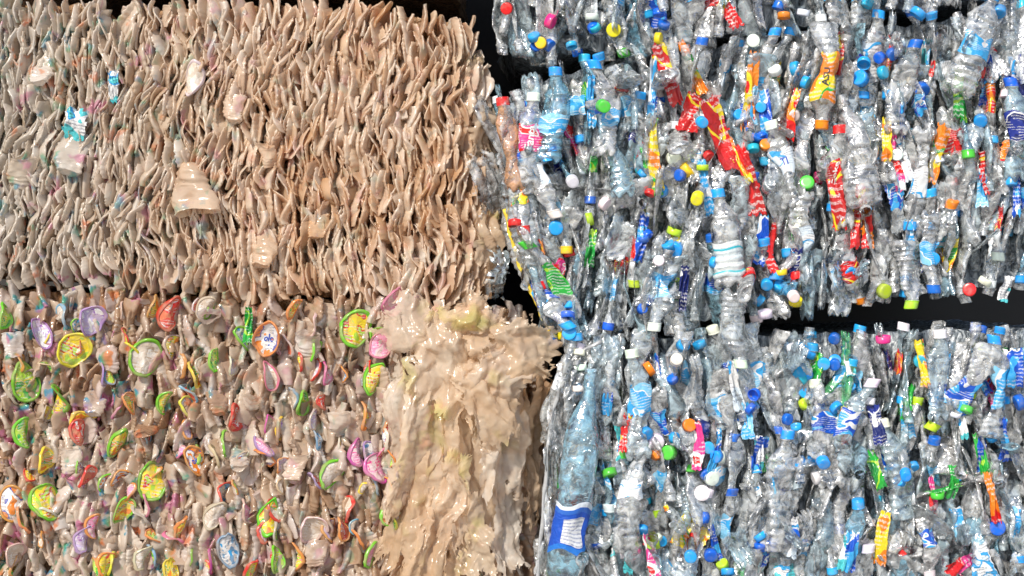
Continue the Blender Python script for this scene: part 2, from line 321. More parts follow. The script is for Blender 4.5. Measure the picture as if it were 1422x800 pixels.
def core(name,reg,y0,depth,inset,mat,label,xr):
    n=34; V=[];F=[];base=0
    def face(fn):
        nonlocal base
        k=n
        for i in range(k):
            for j in range(k): V.append(fn(i/(k-1),j/(k-1)))
        F.append(gridF(k,k,False)+base); base+=k*k
    def pt(u,v,w):
        x=xr[0]+(xr[1]-xr[0])*u
        for _ in range(3):
            yt=ip(x,*reg.t)+inset; yb=ip(x,*reg.b)-inset; y=yt+(yb-yt)*v
            xl=ip(y,*reg.l)+inset; xrr=ip(y,*reg.r)-inset; x=xl+(xrr-xl)*u
        d=y0+reg.curve(x,y)+w*depth if w<.5 else y0+w*depth
        e=.008*math.sin(x*.09+y*.05)*math.sin(y*.07+3)+.006*math.sin(x*.31+y*.11)
        p=W(x,y,d+(e if w<.5 else 0)); p.z+=.006*math.sin(x*.13+d*30); p.x+=.006*math.sin(y*.11+d*30)
        p.z=max(p.z,.002)
        return p
    face(lambda a,b:pt(a,b,0)); face(lambda a,b:pt(1-a,b,1)); face(lambda a,b:pt(0,b,1-a)); face(lambda a,b:pt(1,b,a)); face(lambda a,b:pt(a,0,1-b)); face(lambda a,b:pt(a,1,b))
    V=np.array([tuple(v) for v in V]); F=np.concatenate(F)
    org=np.array([V[:,0].mean(),V[:,1].mean(),V[:,2].min()])
    o=link(bpy.data.objects.new(name,mesh_np(name,V-org,F,None,[mat]))); o.location=org
    o['label']=label; o['category']='bale'; return o
CA=core('plastic_cup_bale',RA,.07,.9,9,CORE_L,'upper bale of flattened beige cups stacked on another',(-90,700))
CB=core('plastic_cup_bale',RB,.07,.9,9,CORE_L,'lower bale of flattened cups and coloured lids',(-90,770))
CC=core('plastic_bottle_bale',RC,.075,.9,12,CORE_R,'topmost bale of crushed clear bottles',(680,1500))
CD=core('plastic_bottle_bale',RD,.075,.9,12,CORE_R,'tilted bale of crushed bottles resting on another bale',(690,1500))
CE=core('plastic_bottle_bale',RE,.075,.9,12,CORE_R,'lowest bale of crushed clear bottles with grey strap',(750,1500))
RT=Reg(([0,1],[-300,-300]),([0,1],[-30,-30]),([0,1],[-90,-90]),([0,1],[640,640]),lambda x,y:0)
CT=core('plastic_cup_bale',RT,.03,.9,10,CORE_L,'added bale core out of view above the upper cup bale, blocks sky',(-90,640))  # unseen bare core, added to block sky and cast shadow from above

# ------------------------------------------------------------------ cups
def cupmesh(seed,f,nr=22,ns=20,amp=.0014,pinch=.8,bend=1.0,rnd=.5,rib=.0014):
    rs=np.random.RandomState(seed); H=.088; ts=np.linspace(0,1,nr); r=.026+.012*ts+rib*np.sin(ts*44)*(ts<.5)*(ts>.05); r[-1]+=.003; r[-2]+=.003
    rz=[(.0006,.005),(.014,.004),(.024,.003)]+[(a,t*H) for a,t in zip(r,ts)]
    V,F=lathe(rz,ns)
    u=V[:,2]/H; e=rs.uniform(.3,.8)
    V[:,0]*=f*((1-pinch)+pinch*np.sin(np.pi*np.clip(u*.84+.12,0,1))**e)
    c=np.clip(np.abs(u-.5)*2,0,1); V[:,1]*=1.12*(1-rnd*c**2.5)
    V=crumple(V,amp,13,rs,4)
    ph=rs.uniform(0,6,4)
    V[:,0]+=bend*(rs.uniform(.002,.008)*np.sin(u*rs.uniform(2.5,6)+ph[0])+rs.uniform(-1,1)*.18*V[:,1]+.003*np.sin(V[:,1]*70+u*3+ph[1]))
    V[:,1]+=.008*np.sin(u*3+ph[2]); V[:,2]-=H/2; return V,F
CUPS_A=[cupmesh(300+i,U(.12,.3),pinch=.42,bend=1.2,amp=.0026,rnd=.36,rib=.0024) for i in range(48)]
CUPS_B=[cupmesh(400+i,U(.2,.5),amp=.0036,pinch=.35,bend=1.2,rnd=.3,rib=.0024) for i in range(40)]
CMA=[mesh_np('flattened_cup_shell',V,F,None,[CUP_A]) for V,F in CUPS_A]
CMB=[mesh_np('flattened_cup_shell',V,F,None,[CUP_B]) for V,F in CUPS_B]
def merge(name,items,mat,label,cat,smooth=True):
    Vs=[];Fs=[];b=0
    for (V,F),M in items:
        A=np.array(M); Vs.append(V@A[:3,:3].T+A[:3,3]); Fs.append(F+b); b+=len(V)
    V=np.concatenate(Vs); org=np.array([V[:,0].mean(),V[:,1].mean(),V[:,2].min()])
    o=link(bpy.data.objects.new(name,mesh_np(name,V-org,np.concatenate(Fs),None,[mat],smooth))); o.location=org
    o['label']=label; o['category']=cat; o['kind']='stuff'; return o
def side_yaw(reg,x,y):
    d=(reg.curve(x+4,y)-reg.curve(x-4,y))/(8*S); return math.degrees(math.atan(d))*.55
place_A=[]
x=-84
while x<716:
    y=U(-40,5)
    while y<424:
        fx=9*math.sin(y*.013+x*.004)+5*math.sin(y*.045+x*.017); slope=math.degrees(math.atan(9*.013*math.cos(y*.013+x*.004)+5*.045*math.cos(y*.045+x*.017)))
        xx=x+G(0,1.8)+fx; yy=y
        if RA.inside(xx,yy,14 if yy<200 else 16,5):
            sc=U(.62,1.02)*random.choice([1,1,1,.75]); d=.046*min(1,sc)+U(-.005,.006)+RA.curve(xx,yy)
            M=Matrix.Translation(W(xx,yy,d))@rotm(G(0,7)-slope,G(0,11),side_yaw(RA,xx,yy)+G(0,15),random.random()<.5,0)@Matrix.Scale(sc,4)
            place_A.append((random.randrange(48),M,xx,yy))
        y+=U(22,32)
    x+=6.1
place_B=[]
x=-84
while x<770:
    y=U(380,420)
    while y<880:
        xx=x+G(0,3)+8*math.sin(y*.03+x*.02); yy=y
        if RB.inside(xx,yy,14):
            M=Matrix.Translation(W(xx,yy,.040+U(-.012,.010)+RB.curve(xx,yy)+(.02 if xx>600 else 0)))@rotm(G(0,15),G(0,16),G(0,27)+(25 if xx>640 else 0),random.random()<.5,0)@Matrix.Scale(U(.5,.85),4)
            place_B.append((random.randrange(40),M,xx,yy))
        y+=U(22,31)
    x+=8.6
def split(pl,n):
    vis=[p for p in pl if 5<p[2]<600 and 5<p[3]<795]; random.shuffle(vis)
    vis.sort(key=lambda p:p[1].translation.y+U(0,.02)); top=vis[:n]; ids={id(p) for p in top}
    return top,[p for p in pl if id(p) not in ids]
ta,ra=split(place_A,160); tb,rb=split(place_B,138)
for lst,ms,lab in ((ta,CMA,'flattened beige cup squeezed edge-on in upper bale'),(tb,CMB,'squashed brownish cup packed among coloured lids')):
    for v,M,_,_ in lst:
        o=link(bpy.data.objects.new('flattened_cup',ms[v])); o.matrix_world=M
        o['label']=lab; o['category']='cup'; o['group']='flattened cups packed in the bales'
merge('packed_cup_layers',[(CUPS_A[v],M) for v,M,_,_ in ra],CUP_A,'dense layers of flattened beige cups in bale','cups')
merge('packed_cup_layers',[(CUPS_B[v],M) for v,M,_,_ in rb],CUP_B,'dense layers of squashed brownish cups in bale','cups')
def cuphero(px,py,sc,tilt,lab,mat,seed,d=.002,lean=0,flip=False,yaw=90):
    V,F=cupmesh(seed,.5,40,44,.005,.2,1.2,.15,.0016); V=crumple(V,.0016,35,np.random.RandomState(seed),5)
    o=link(bpy.data.objects.new('crumpled_cup',mesh_np('crumpled_cup',V,F,None,[mat]))); o.matrix_world=Matrix.Translation(W(px,py,d))@rotm(tilt,lean,yaw+G(0,12),flip)@Matrix.Scale(sc,4)
    o['label']=lab; o['category']='cup'
cuphero(270,262,1.2,14,'large crumpled translucent cup pressed flat on bale',CUP_A,900,.004,0,True)
cuphero(362,348,.85,35,'smaller ribbed cup squashed on the cup bale',CUP_A,901,.008)
cuphero(325,150,.65,10,'small beige cup folded against the cup bale',CUP_A,902,.010)
cuphero(32,240,.8,-20,'grey beige cup squashed in the bale',CUP_A,903,.010)
cuphero(100,215,.95,25,'beige cup crumpled beside a blue wrapper',CUP_A,904,.008)
cuphero(60,100,.7,35,'beige cup base poking from the bale',CUP_A,905,.010)
cuphero(655,440,.9,60,'open whitish cup lying on the lower bale',FILM,906,-.01,30)
cuphero(370,215,.5,-30,'small beige cup pressed in bale',CUP_A,907,.008)
cuphero(440,315,.6,15,'small orange beige cup pressed in bale',CUP_A,908,.010)
for i,(px,py,sc,t) in enumerate([(150,500,.6,20),(430,480,.65,-30),(330,640,.6,60),(95,640,.6,-10),(300,560,.55,30),(410,650,.6,10),(200,600,.6,80),(470,590,.6,-20),(20,480,.6,10),(350,560,.5,-60),(130,560,.6,40),(545,700,.7,10),(290,440,.6,-80),(440,770,.6,20)]):
    cuphero(px,py,sc,t,'squashed clear cup lying face-out among lids',CUP_B,920+i,.004)

# ------------------------------------------------------------------ lids
def lidmesh(seed,R=.031):
    rs=np.random.RandomState(seed)
    ext=[rs.uniform(.5,.9),rs.choice([-1,1])*rs.uniform(3,15),rs.uniform(-10,10),rs.uniform(-.25,.25),rs.uniform(-.9,1.1)]
    def df(V):
        V=V.copy(); V=crumple(V,.0024,18,np.random.RandomState(seed),6); V[:,2]+=ext[1]*V[:,0]**2+ext[2]*V[:,0]*V[:,1]+ext[4]*np.maximum(V[:,1]*.8+V[:,0]*.4-.007,0); V[:,0]=V[:,0]*ext[0]+ext[3]*V[:,1]; return V
    rz=[(R*.98,-.006),(R*1.02,-.005),(R*1.03,-.002),(R*1.01,.0005),(R*.96,.001),(R*.9,.0003),(R*.87,-.002),(R*.84,-.0025)]
    V,F=lathe(rz,40); V=df(V)
    rr=np.array([.86,.75,.62,.45,.28,.12,.01])*R; D,DF=lathe([(r,-.0016) for r in rr],40); uv=D[:,:2]/R*.5+.5; D=df(D)
    return V,F,D,DF,uv,df
LIDS=[lidmesh(600+i) for i in range(28)]
LM=[(mesh_np('lid_rim',l[0],l[1],None,[RIM]),mesh_np('lid_foil',l[2],l[3],l[4],[FOIL['red']])) for l in LIDS]
RIMC={'green':(.22,.65,.04),'yellow':(.9,.78,.08),'orange':(.85,.36,.1),'pink':(.8,.25,.45),'purple':(.48,.32,.6),'white':(.82,.77,.7),'red':(.75,.07,.05),'blue':(.28,.5,.68),'magenta':(.75,.13,.48),'grey':(.68,.56,.44)}
def lid(px,py,sc,tilt,yaw,rim,foil,text=None,d=None):
    k=random.randrange(28)
    M=Matrix.Translation(W(px,py,.0+U(-.006,.006) if d is None else d))@Matrix.Rotation(math.radians(tilt+G(0,10)),4,'Y')@Matrix.Rotation(math.radians(yaw+(12 if yaw>0 else -12)),4,'Z')@Matrix.Rotation(math.radians(90+G(0,14)),4,'X')@Matrix.Scale(sc,4)
    o=link(bpy.data.objects.new('cup_lid',LM[k][0])); o.matrix_world=M; o.color=(*[c*U(.85,1.1) for c in RIMC[rim]],1)
    f=link(bpy.data.objects.new('printed_foil',LM[k][1])); f.parent=o; setslot(f,FOIL[foil])
    if text:
        me=text_verts(text,.018); n=len(me.vertices); A=np.empty(n*3,np.float32); me.vertices.foreach_get('co',A); A=A.reshape(-1,3).astype(float); A[:,2]=-.0004; A=LIDS[k][5](A)
        me.vertices.foreach_set('co',A.astype(np.float32).ravel()); me.update(); me.materials.append(INKB if rim!='purple' else INKW)
        t=link(bpy.data.objects.new('lettering',me)); t.parent=o
    o['label']=f"bent cup lid with {rim} rim and {foil} foil"; o['category']='lid'; o['group']='cup lids in the lower cup bale'
for a in [(57,462,1.1,0,10,'purple','purple','olo'),(102,486,1.2,10,15,'yellow','yellow green'),(38,532,1.3,-15,25,'green','green'),(78,556,1.15,20,-30,'green','orange yellow'),
 (202,497,1.25,-10,25,'green','grey'),(240,435,1.2,5,40,'red','red'),(373,470,1.25,5,0,'orange','white orange','olo'),(494,457,1.25,5,25,'green','yellow green'),(531,478,1.0,0,10,'pink','pink'),
 (521,527,1.15,10,20,'green','yellow green'),(464,658,1.25,15,30,'green','grey'),(526,650,1.05,-15,45,'magenta','pink'),(212,670,1.25,5,5,'green','yellow green'),(165,620,1.1,20,35,'green','orange yellow'),
 (66,697,1.25,-5,30,'green','yellow green'),(270,640,1.1,-10,20,'orange','white orange','olo'),(375,720,1.2,5,20,'green','orange yellow'),(319,765,1.25,-5,15,'blue','blue'),(170,708,1.,20,25,'green','orange yellow'),
 (16,700,1.25,10,10,'orange','white orange'),(116,750,.9,-20,40,'purple','purple'),(370,618,.9,-10,40,'purple','pink'),(112,600,.9,10,50,'red','red'),(386,778,.9,0,40,'green','green'),
 (300,716,1.1,0,10,'grey','grey'),(432,735,1.,20,20,'white','grey'),(286,430,.9,30,30,'grey','grey'),(374,522,1.,0,25,'pink','grey'),(126,446,1.,-10,30,'purple','purple'),(35,602,1.0,-5,58,'green','green'),
 (326,580,.95,5,56,'red','red'),(498,628,.95,-8,56,'magenta','pink'),(240,792,.9,0,30,'yellow','orange yellow'),(507,578,.95,0,56,'orange','orange yellow'),(150,785,.9,20,50,'orange','yellow green'),
 (350,795,.9,0,50,'red','yellow green'),(8,440,.9,10,55,'green','green'),(335,470,.85,5,56,'green','blue'),(270,520,.9,-5,58,'yellow','orange yellow'),(60,640,.9,0,54,'yellow','orange yellow'),
 (420,560,.85,12,52,'green','green'),(180,560,.8,-10,56,'orange','orange yellow'),(455,520,.8,12,58,'magenta','pink'),(120,660,.85,5,58,'red','red'),(545,418,1.0,70,30,'pink','pink'),(255,735,.85,5,56,'orange','orange yellow'),
 (215,428,.8,8,50,'orange','orange yellow'),(440,610,.75,0,56,'blue','blue'),(20,770,.85,0,50,'grey','grey'),(200,775,.85,15,50,'grey','grey'),(480,735,.8,-5,50,'orange','red'),(300,500,.8,10,50,'green','green'),(145,520,.8,-10,55,'purple','purple'),(410,430,.8,10,55,'orange','orange yellow'),(230,560,.8,0,60,'green','yellow green'),(560,600,.8,5,55,'orange','orange yellow')]:
    lid(*a)
for i in range(100):
    px,py=U(5,550),U(422,795); r=random.choice(['green','yellow','orange','pink','purple','red','magenta','green','grey','blue','orange','grey','white','grey','orange'])
    lid(px,py,U(.5,.95),G(0,12),random.choice([-1,1])*U(45,72),r,random.choice(['grey','grey','grey']+list(FOIL)),None,.004+U(0,.014))
lid(267,108,1.2,5,-4,'white','grey',None,-.004)

# ------------------------------------------------------------------ sheets (film, wrappers)
def sheet(seed,w,h,nu,nv,folds,amp,rag=.12,crm=.003,tear=0,fine=1.0):
    rs=np.random.RandomState(seed); u=np.linspace(-1,1,nu); v=np.linspace(-1,1,nv); uu,vv=np.meshgrid(u,v)
    ra=rs.uniform(0,6,12)
    er=1+rag*(tri(vv*.9+ra[0])+.45*tri(vv*2.7+ra[1])+.2*tri(vv*9+ra[4]))*.5
    eb=1+rag*(tri(uu*1.1+ra[2])+.5*tri(uu*3.1+ra[3])+.25*tri(uu*8+ra[5]))*.5
    X=uu*w/2*er*(1-.45*(rs.uniform()-.3)*vv); Z=vv*h/2*eb
    wp=uu+.28*np.sin(vv*2.2+ra[6])+.12*np.sin(vv*5+ra[8])
    ph=wp*folds+rs.uniform()
    Y=amp*tri(ph)*(.5+.5*np.sin(vv*2+ra[7]))+amp*.4*fine*tri(ph*1.9+vv*.8+ra[9])+amp*.2*fine*tri(ph*4.1+vv*1.4+ra[10])
    Y+=amp*.9*np.sin(vv*2.4+ra[11])
    V=np.stack([X,Y,Z],-1).reshape(-1,3); V=crumple(V,crm,7,rs,7,1.0,.65); V=crumple(V,crm*.25,32,rs,6,1.0,.85)
    uv=np.stack([(uu+1)*w*6,(vv+1)/2],-1).reshape(-1,2); F=gridF(nv,nu,False)
    if tear:
        c=np.stack([uu,vv],-1).reshape(-1,2)[F].mean(1); a=c[:,0]; b=c[:,1]
        d=np.maximum(np.abs(a),np.abs(b)); n=.14*tri(a*1.3+b*1.1+ra[0])+.09*tri(a*3-b*2.4+ra[1])+.03*tri(a*9+b*8+ra[2])
        F=F[d+n*tear<.88]
    return V,F,uv
def put_sheet(name,px,py,d,w,h,tilt,yaw,mat,label,cat,seed,folds=1.5,amp=.012,lean=0,group=None,rag=.15,crm=.003,res=5.,smooth=False,tear=0,fine=1.0):
    nu=max(12,int(w/res)); nv=max(14,int(h/res)); V,F,uv=sheet(seed,w*S,h*S,nu,nv,folds,amp,rag,crm,tear,fine)
    o=link(bpy.data.objects.new(name,mesh_np(name,V,F,uv,[mat],smooth))); o.matrix_world=Matrix.Translation(W(px,py,d))@rotm(tilt,lean,yaw)
    o['label']=label; o['category']=cat
    if group:o['group']=group
    return o
fl='torn tan plastic film draped down the cup bale edge'
films=[(598,600,.0,96,250,8,15),(650,640,.02,90,260,-4,28),(570,705,.0,60,190,16,-18),(630,505,-.015,120,150,22,8),(700,600,.045,84,200,10,45),(650,745,.0,70,140,-8,-12),(706,725,.05,64,160,6,45),
 (582,455,-.01,110,84,28,0),(658,445,-.018,90,76,50,10),(726,488,-.005,90,110,-78,12),(556,590,.002,50,190,12,-25),(742,630,.1,46,220,-3,50),(676,560,-.012,80,130,-20,20),(600,765,-.025,66,110,22,20),(692,520,-.005,90,90,40,14),(622,690,-.012,56,150,12,-15)]
for i,(px,py,d,w,h,t,yw) in enumerate(films):
    put_sheet('plastic_film',px,py,d-.008,w,h,t,yw,FILM,fl,'plastic film',700+i,U(.6,1.1),U(.010,.016),U(-10,10),'torn films on the cup bale',.22,.009,2.2,True,1.0,.7)
for i,(px,py,w,h,t) in enumerate([(676,255,60,100,-15),(676,330,50,90,10),(656,120,40,100,-5),(668,190,44,90,0),(690,380,40,80,0)]):
    put_sheet('plastic_film',px,py,.05,w,h,t,45,[PET,FILM,FILM,FILM,PET][i],'crumpled clear film hanging from the bale corner','plastic film',740+i,1.3,.012,0,'torn films on the cup bale',.2,.005,3.,True,.8)
put_sheet('plastic_wrapper',106,172,-.001,34,48,10,0,LBL['teal'],'crumpled blue and white wrapper on the cup bale','wrapper',760,1,.01,0,None,.15,.003,2.5,True,.4)
put_sheet('plastic_wrapper',158,120,.004,16,50,3,0,LBL['teal'],'grey green printed wrapper squeezed in the bale','wrapper',761,1,.008,0,None,.15,.003,2.5,True,.4)
put_sheet('plastic_wrapper',345,450,-.001,12,50,3,0,LBL['green'],'thin green wrapper between squashed cups','wrapper',762,1,.006,0,None,.1,.002,2.5,True)

# ------------------------------------------------------------------ bottles: heroes
def hero(px,py,tilt,Lpx,lab,cap,flip=False,kind=0,crush=.5,Rpx=20,text=None,ink='w',tsize=.02,trot=0,pet=None,d=-.004,lab_t=(.38,.66),lean=0,seed=None):
    seed=seed or int(px*7+py); b=Bottle(seed,L=Lpx*S,R=Rpx*S,kind=kind,crush=crush*1.6,lab=lab_t); b.f=max(b.f,.45)
    if kind==4: b.kx*=.3
    V,F=b.body(80,44); cv,cf=b.cap(); lv,lf,luv=b.label(30,56)
    ms=(mesh_np('bottle_body',V,F,None,[PET],True),mesh_np('bottle_cap_shell',cv,cf,None,[CAP]),mesh_np('bottle_label_band',lv,lf,luv,[LBL['red']]),b)
    o=place_bottle(W(px,py,d),rotm(tilt,lean,0,flip),0,cap,lab,pet,ms)
    if text:
        me=b.text(text,tsize,math.radians(trot)); me.materials.append(INK[ink]); t=link(bpy.data.objects.new('lettering',me)); t.parent=o
    return o
hero(797,655,4,290,'blue_panel',None,False,4,.48,25,lab_t=(.13,.36),d=-.02,pet=PETB,seed=44)
hero(1008,330,-6,135,'teal_striped','light blue',False,0,.3,22,lab_t=(.1,.45))
hero(766,160,0,130,'light_blue','light blue',False,0,.35,20,pet=PETB,lab_t=(.3,.5))
hero(835,150,3,130,'light_blue','light blue',False,0,.5,19,lab_t=(.3,.5))
hero(848,210,-2,125,None,'blue',False,0,.4,17)
hero(738,195,3,130,'pink','white',False,1,.5,17,text='Fanta',ink='w',tsize=.024,trot=80,d=0)
hero(706,200,-6,130,None,'red',False,1,.3,16,pet=PETO,d=.01)
hero(716,265,-6,120,'yellow','red',True,1,.5,13,d=.0)
hero(1137,105,4,150,'yellow','orange',True,3,.5,18,text='ASU',ink='d',tsize=.022,trot=-90,lab_t=(.3,.75))
hero(1085,228,-16,120,'white','white',False,0,.5,18,text='TI',ink='b',tsize=.022,trot=0,d=-.012)
hero(1018,455,3,105,None,'white',True,0,.4,22,d=-.02)
hero(1165,245,-4,140,'red','red',False,1,.6,16,text='Coke',ink='w',tsize=.024,trot=90,d=-.01)
hero(772,388,-14,120,'green','green',False,1,.9,16,lab_t=(.3,.7))
hero(1185,210,-10,160,None,None,False,3,.5,25)
hero(735,330,-14,150,None,'red',True,2,.8,20,d=.01)
hero(905,215,-8,110,'green','green',True,1,.8,13)
hero(1255,380,0,90,None,'lime',True,2,.7,24)
hero(1280,250,2,140,'white','light blue',True,0,.6,18)
hero(1395,540,10,140,'light_blue','light blue',False,3,.8,22,lab_t=(.3,.7))
hero(1345,545,25,140,'blue','lime',True,3,.8,20,lab_t=(.4,.7))
hero(1190,590,5,130,'blue','white',False,0,.8,20)
hero(1350,60,20,150,'light_blue','light blue',False,0,.5,24,d=-.01,lab_t=(.35,.55))
hero(1250,120,5,130,None,'blue',False,0,.5,18)
hero(960,740,20,130,'yellow','white',False,2,1.,20,lab_t=(.4,.6))
hero(925,395,5,130,'light_blue','white',True,0,.7,22)
hero(1300,520,-3,120,None,'white',False,0,.5,18)
hero(880,560,-8,150,'light_blue','white',False,0,.6,19)
hero(1290,350,0,110,'light_blue','blue',True,0,.5,18)
hero(1110,330,6,120,'white','light blue',True,0,.6,17)
hero(1250,650,-5,140,None,'white',False,2,.5,22)
hero(880,690,2,150,'white','white',False,0,.5,18,lab_t=(.5,.65))
hero(1420,180,2,140,'navy','blue',False,1,.4,18)
hero(755,400,-20,130,'blue','light blue',True,0,.7,20,d=.0)
hero(752,240,-12,130,'white','white',True,0,.7,19,d=.0)
hero(1080,680,4,170,None,'light blue',False,2,.45,22)
hero(1150,600,-3,150,'blue','white',False,0,.5,20,lab_t=(.5,.68))
# field bottles
EX=[]
for reg,(x0,x1),(ya,yb) in ((RC,(684,1440),(-50,80)),(RD,(680,1440),(0,470)),(RE,(765,1440),(445,830))):
    x=x0
    while x<x1:
        y=ya+U(-30,40)
        while y<yb+50:
            xx=x+G(0,4); half=58
            yt=ip(xx,*reg.t)+half; yb2=ip(xx,*reg.b)-half
            yc=min(max(y,yt),yb2) if yb2>yt else y
            if ip(yc,*reg.l)+9<xx and abs(yc-y)<60 and yc>-80: EX.append((reg,xx,yc))
            y+=U(64,84)
        x+=18.5
random.shuffle(EX); EX.sort(key=lambda q: 0 if (q[0] is RD and q[1]<790) else 1); print('field',len(EX))
n_ind=0; stuffR={id(RC):[],id(RD):[],id(RE):[]}
for reg,xx,yy in EX:
    tilt=G(0,8)+8*math.sin(xx*.012+yy*.01)
    if reg is RD and xx<790: tilt=-14*max(0,min(1,(yy-120)/100))+G(0,6)
    r=random.random(); cap=pickcap() if random.random()<.88 else None; lab=picklab(reg is not RE) if random.random()<.64 else None
    pet=None if r>.12 else PETB if r>.02 else PETG
    lean=G(0,8); edge=min(abs(yy-58-ip(xx,*reg.t)),abs(ip(xx,*reg.b)-58-yy))<6
    if random.random()<.11: lean=random.choice([-1,1])*U(55,85)
    elif random.random()<.05 and not edge: tilt=U(50,80)*random.choice([-1,1])
    spin=random.choice([90,-90,90,-90,0,180])+G(0,30)
    M=rotm(tilt,lean,side_yaw(reg,xx,yy),random.random()<.5,spin)@Matrix.Scale(U(.8,.97),4)
    loc=W(xx,yy,.022+U(-.009,.014)+reg.curve(xx,yy))
    if n_ind<264: place_bottle(loc,M,random.randrange(48),cap,lab,pet); n_ind+=1
    else: stuffR[id(reg)].append((LOW[random.randrange(24)],Matrix.Translation(loc)@M))
for reg,(x0,x1),(ya,yb),nm in ((RC,(690,1500),(-300,60),'topmost'),(RD,(686,1500),(30,460),'middle'),(RE,(765,1500),(470,870),'lowest')):
    items=list(stuffR[id(reg)])
    x=x0
    while x<x1:
        y=ya
        while y<yb:
            xx,yy=x+G(0,6),y+G(0,8)
            if reg.inside(xx,yy,50,8): items.append((LOW[random.randrange(24)],Matrix.Translation(W(xx,yy,.05+U(-.012,.015)+reg.curve(xx,yy)))@rotm(G(0,13)-(10 if (reg is RD and xx<780) else 0),G(0,12),0,random.random()<.5,U(0,360))))
            y+=U(66,86)
        x+=20
    merge('packed_bottle_layers',items,PET,f'deeper layers of crushed clear bottles in {nm} bale','bottles',True)
rc=.0142
rz=[(rc*.9,-.002),(rc*.93,-.012),(rc,-.012),(rc,-.002),(rc*.95,.0008),(rc*.86,.0015),(rc*.5,.0015),(.0003,.0015)]
V,F=lathe(rz,40); idx=np.arange(len(V)); k=np.where((idx%2==0)&((idx//40)>=2)&((idx//40)<=3),.965,1.); V[:,0]*=k; V[:,1]*=k
LC=mesh_np('loose_cap_shell',V,F,None,[CAP])
def loose(px,py,c,sc=1,d=None,reg=None):
    o=link(bpy.data.objects.new('bottle_cap',LC)); d=(-.004+U(-.008,.010)+(reg.curve(px,py) if reg else 0)) if d is None else d
    o.matrix_world=Matrix.Translation(W(px,py,d))@Matrix.Rotation(G(0,.8),4,'Z')@Matrix.Rotation(math.pi/2+G(0,.8),4,'X')@Matrix.Scale(sc,4)
    o.color=(*[min(1,x*U(.85,1.1)) for x in CAPC[c]],1)
    o['label']=f"loose {c} bottle cap wedged between crushed bottles"; o['category']='bottle cap'; o['group']='loose caps in the bottle bales'
for px,py,c,sc in [(716,307,'red',1.1),(772,317,'light blue',1.1),(842,285,'white',1),(815,305,'lime',1),(958,233,'yellow',1.15),(985,218,'red',.8),(937,222,'white',1.1),(935,325,'lime',1.1),(936,348,'light blue',1.2),(1108,95,'light blue',1.1),
 (1075,95,'white',1),(1120,253,'green',1.1),(1282,127,'blue',1.2),(1345,402,'red',1),(1368,388,'white',1),(788,435,'blue',1.1),(790,462,'light blue',1.1),(1103,480,'white',1.3),(1113,512,'light blue',1.3),(912,615,'white',1.2),(926,628,'green',1.1),
 (890,590,'white',1),(975,685,'white',1.2),(990,665,'white',1.1),(1385,20,'light blue',1.1),(1278,15,'light blue',1.2),(768,32,'pink',1.1),(822,20,'white',1),(852,42,'yellow',1.1),(703,12,'red',.9),(1192,108,'light blue',1.2),(1062,432,'white',1.1),
 (970,475,'light blue',1),(950,478,'light blue',1),(905,510,'orange',1.1),(1085,395,'light blue',1),(1105,415,'yellow',1),(1345,550,'lime',1.1),(1410,560,'blue',1.2),(1385,733,'blue',1.2),(1225,475,'pink',1.1),(1300,690,'green',1.),(1180,380,'light blue',1),
 (1295,360,'light blue',1),(1130,640,'light blue',1),(1130,665,'white',1),(975,230,'lime',.9),(1245,215,'white',.9),(1360,170,'light blue',1),(958,590,'orange',1),(847,660,'green',1.1),(1010,790,'light blue',1),(1230,405,'lime',1.1)]:
    loose(px,py,c,sc)
for i in range(50):
    reg=random.choice([RD,RD,RE,RE,RC]); 
    for _ in range(30):
        px=U(700,1418); py=U(3,797)
        if reg.inside(px,py,14): break
    else: continue
    c=pickcap()
    for q in range(random.choice([1,2,3,4])):
        a,b=px+G(0,14),py+G(0,16)
        if reg.inside(a,b,12): loose(a,b,c if random.random()<.5 else pickcap(),U(.8,1.02),None,reg)
for i,(px,py,w,h,t,l) in enumerate([(928,105,26,100,-18,'red'),(958,155,28,60,10,'red'),(1000,185,34,120,-22,'red'),(1040,250,24,110,-15,'red'),(1075,345,24,80,5,'red'),(1043,125,20,120,3,'orange'),(1162,270,24,110,-4,'red'),(1205,310,18,80,-3,'orange'),
  (908,215,20,110,-6,'yellow'),(1230,195,14,70,2,'yellow'),(1300,215,20,90,15,'yellow'),(1245,225,18,90,-10,'pink'),(1420,110,20,80,0,'navy'),(1010,15,22,60,-30,'red'),(868,600,14,60,10,'red'),(1170,590,14,60,3,'orange'),(1365,240,14,70,-10,'red'),
  (1375,690,14,80,-10,'orange'),(1335,785,24,60,70,'pink'),(1215,650,18,60,-20,'green'),(1055,630,24,56,10,'blue'),(950,735,26,56,30,'yellow'),(1405,510,30,60,0,'blue'),(800,145,30,34,0,'light_blue'),(905,130,12,110,4,'light_blue'),(1180,765,20,64,6,'blue'),
  (1260,560,14,60,5,'green'),(1395,400,18,40,10,'teal'),(1410,270,12,70,3,'blue'),(1100,745,18,64,5,'white'),(905,770,22,66,-10,'pink'),(820,345,16,56,5,'green'),(1190,300,18,100,6,'red'),(980,260,16,90,-10,'light_blue'),(890,330,16,80,12,'blue'),(1330,130,16,80,0,'green'),(960,95,16,90,-25,'yellow'),(1020,215,14,100,-30,'yellow'),(1100,160,14,80,10,'orange')]):
    put_sheet('plastic_wrapper',px,py,-.006+U(-.006,.006),w,h,t,G(0,15),LBL[l],f"crumpled {l.replace('_',' ')} printed wrapper squeezed between bottles",'wrapper',800+i,U(.5,1.0),.007,0,'printed wrappers in the bottle bales',.1,.0026,2.6,True,.2)
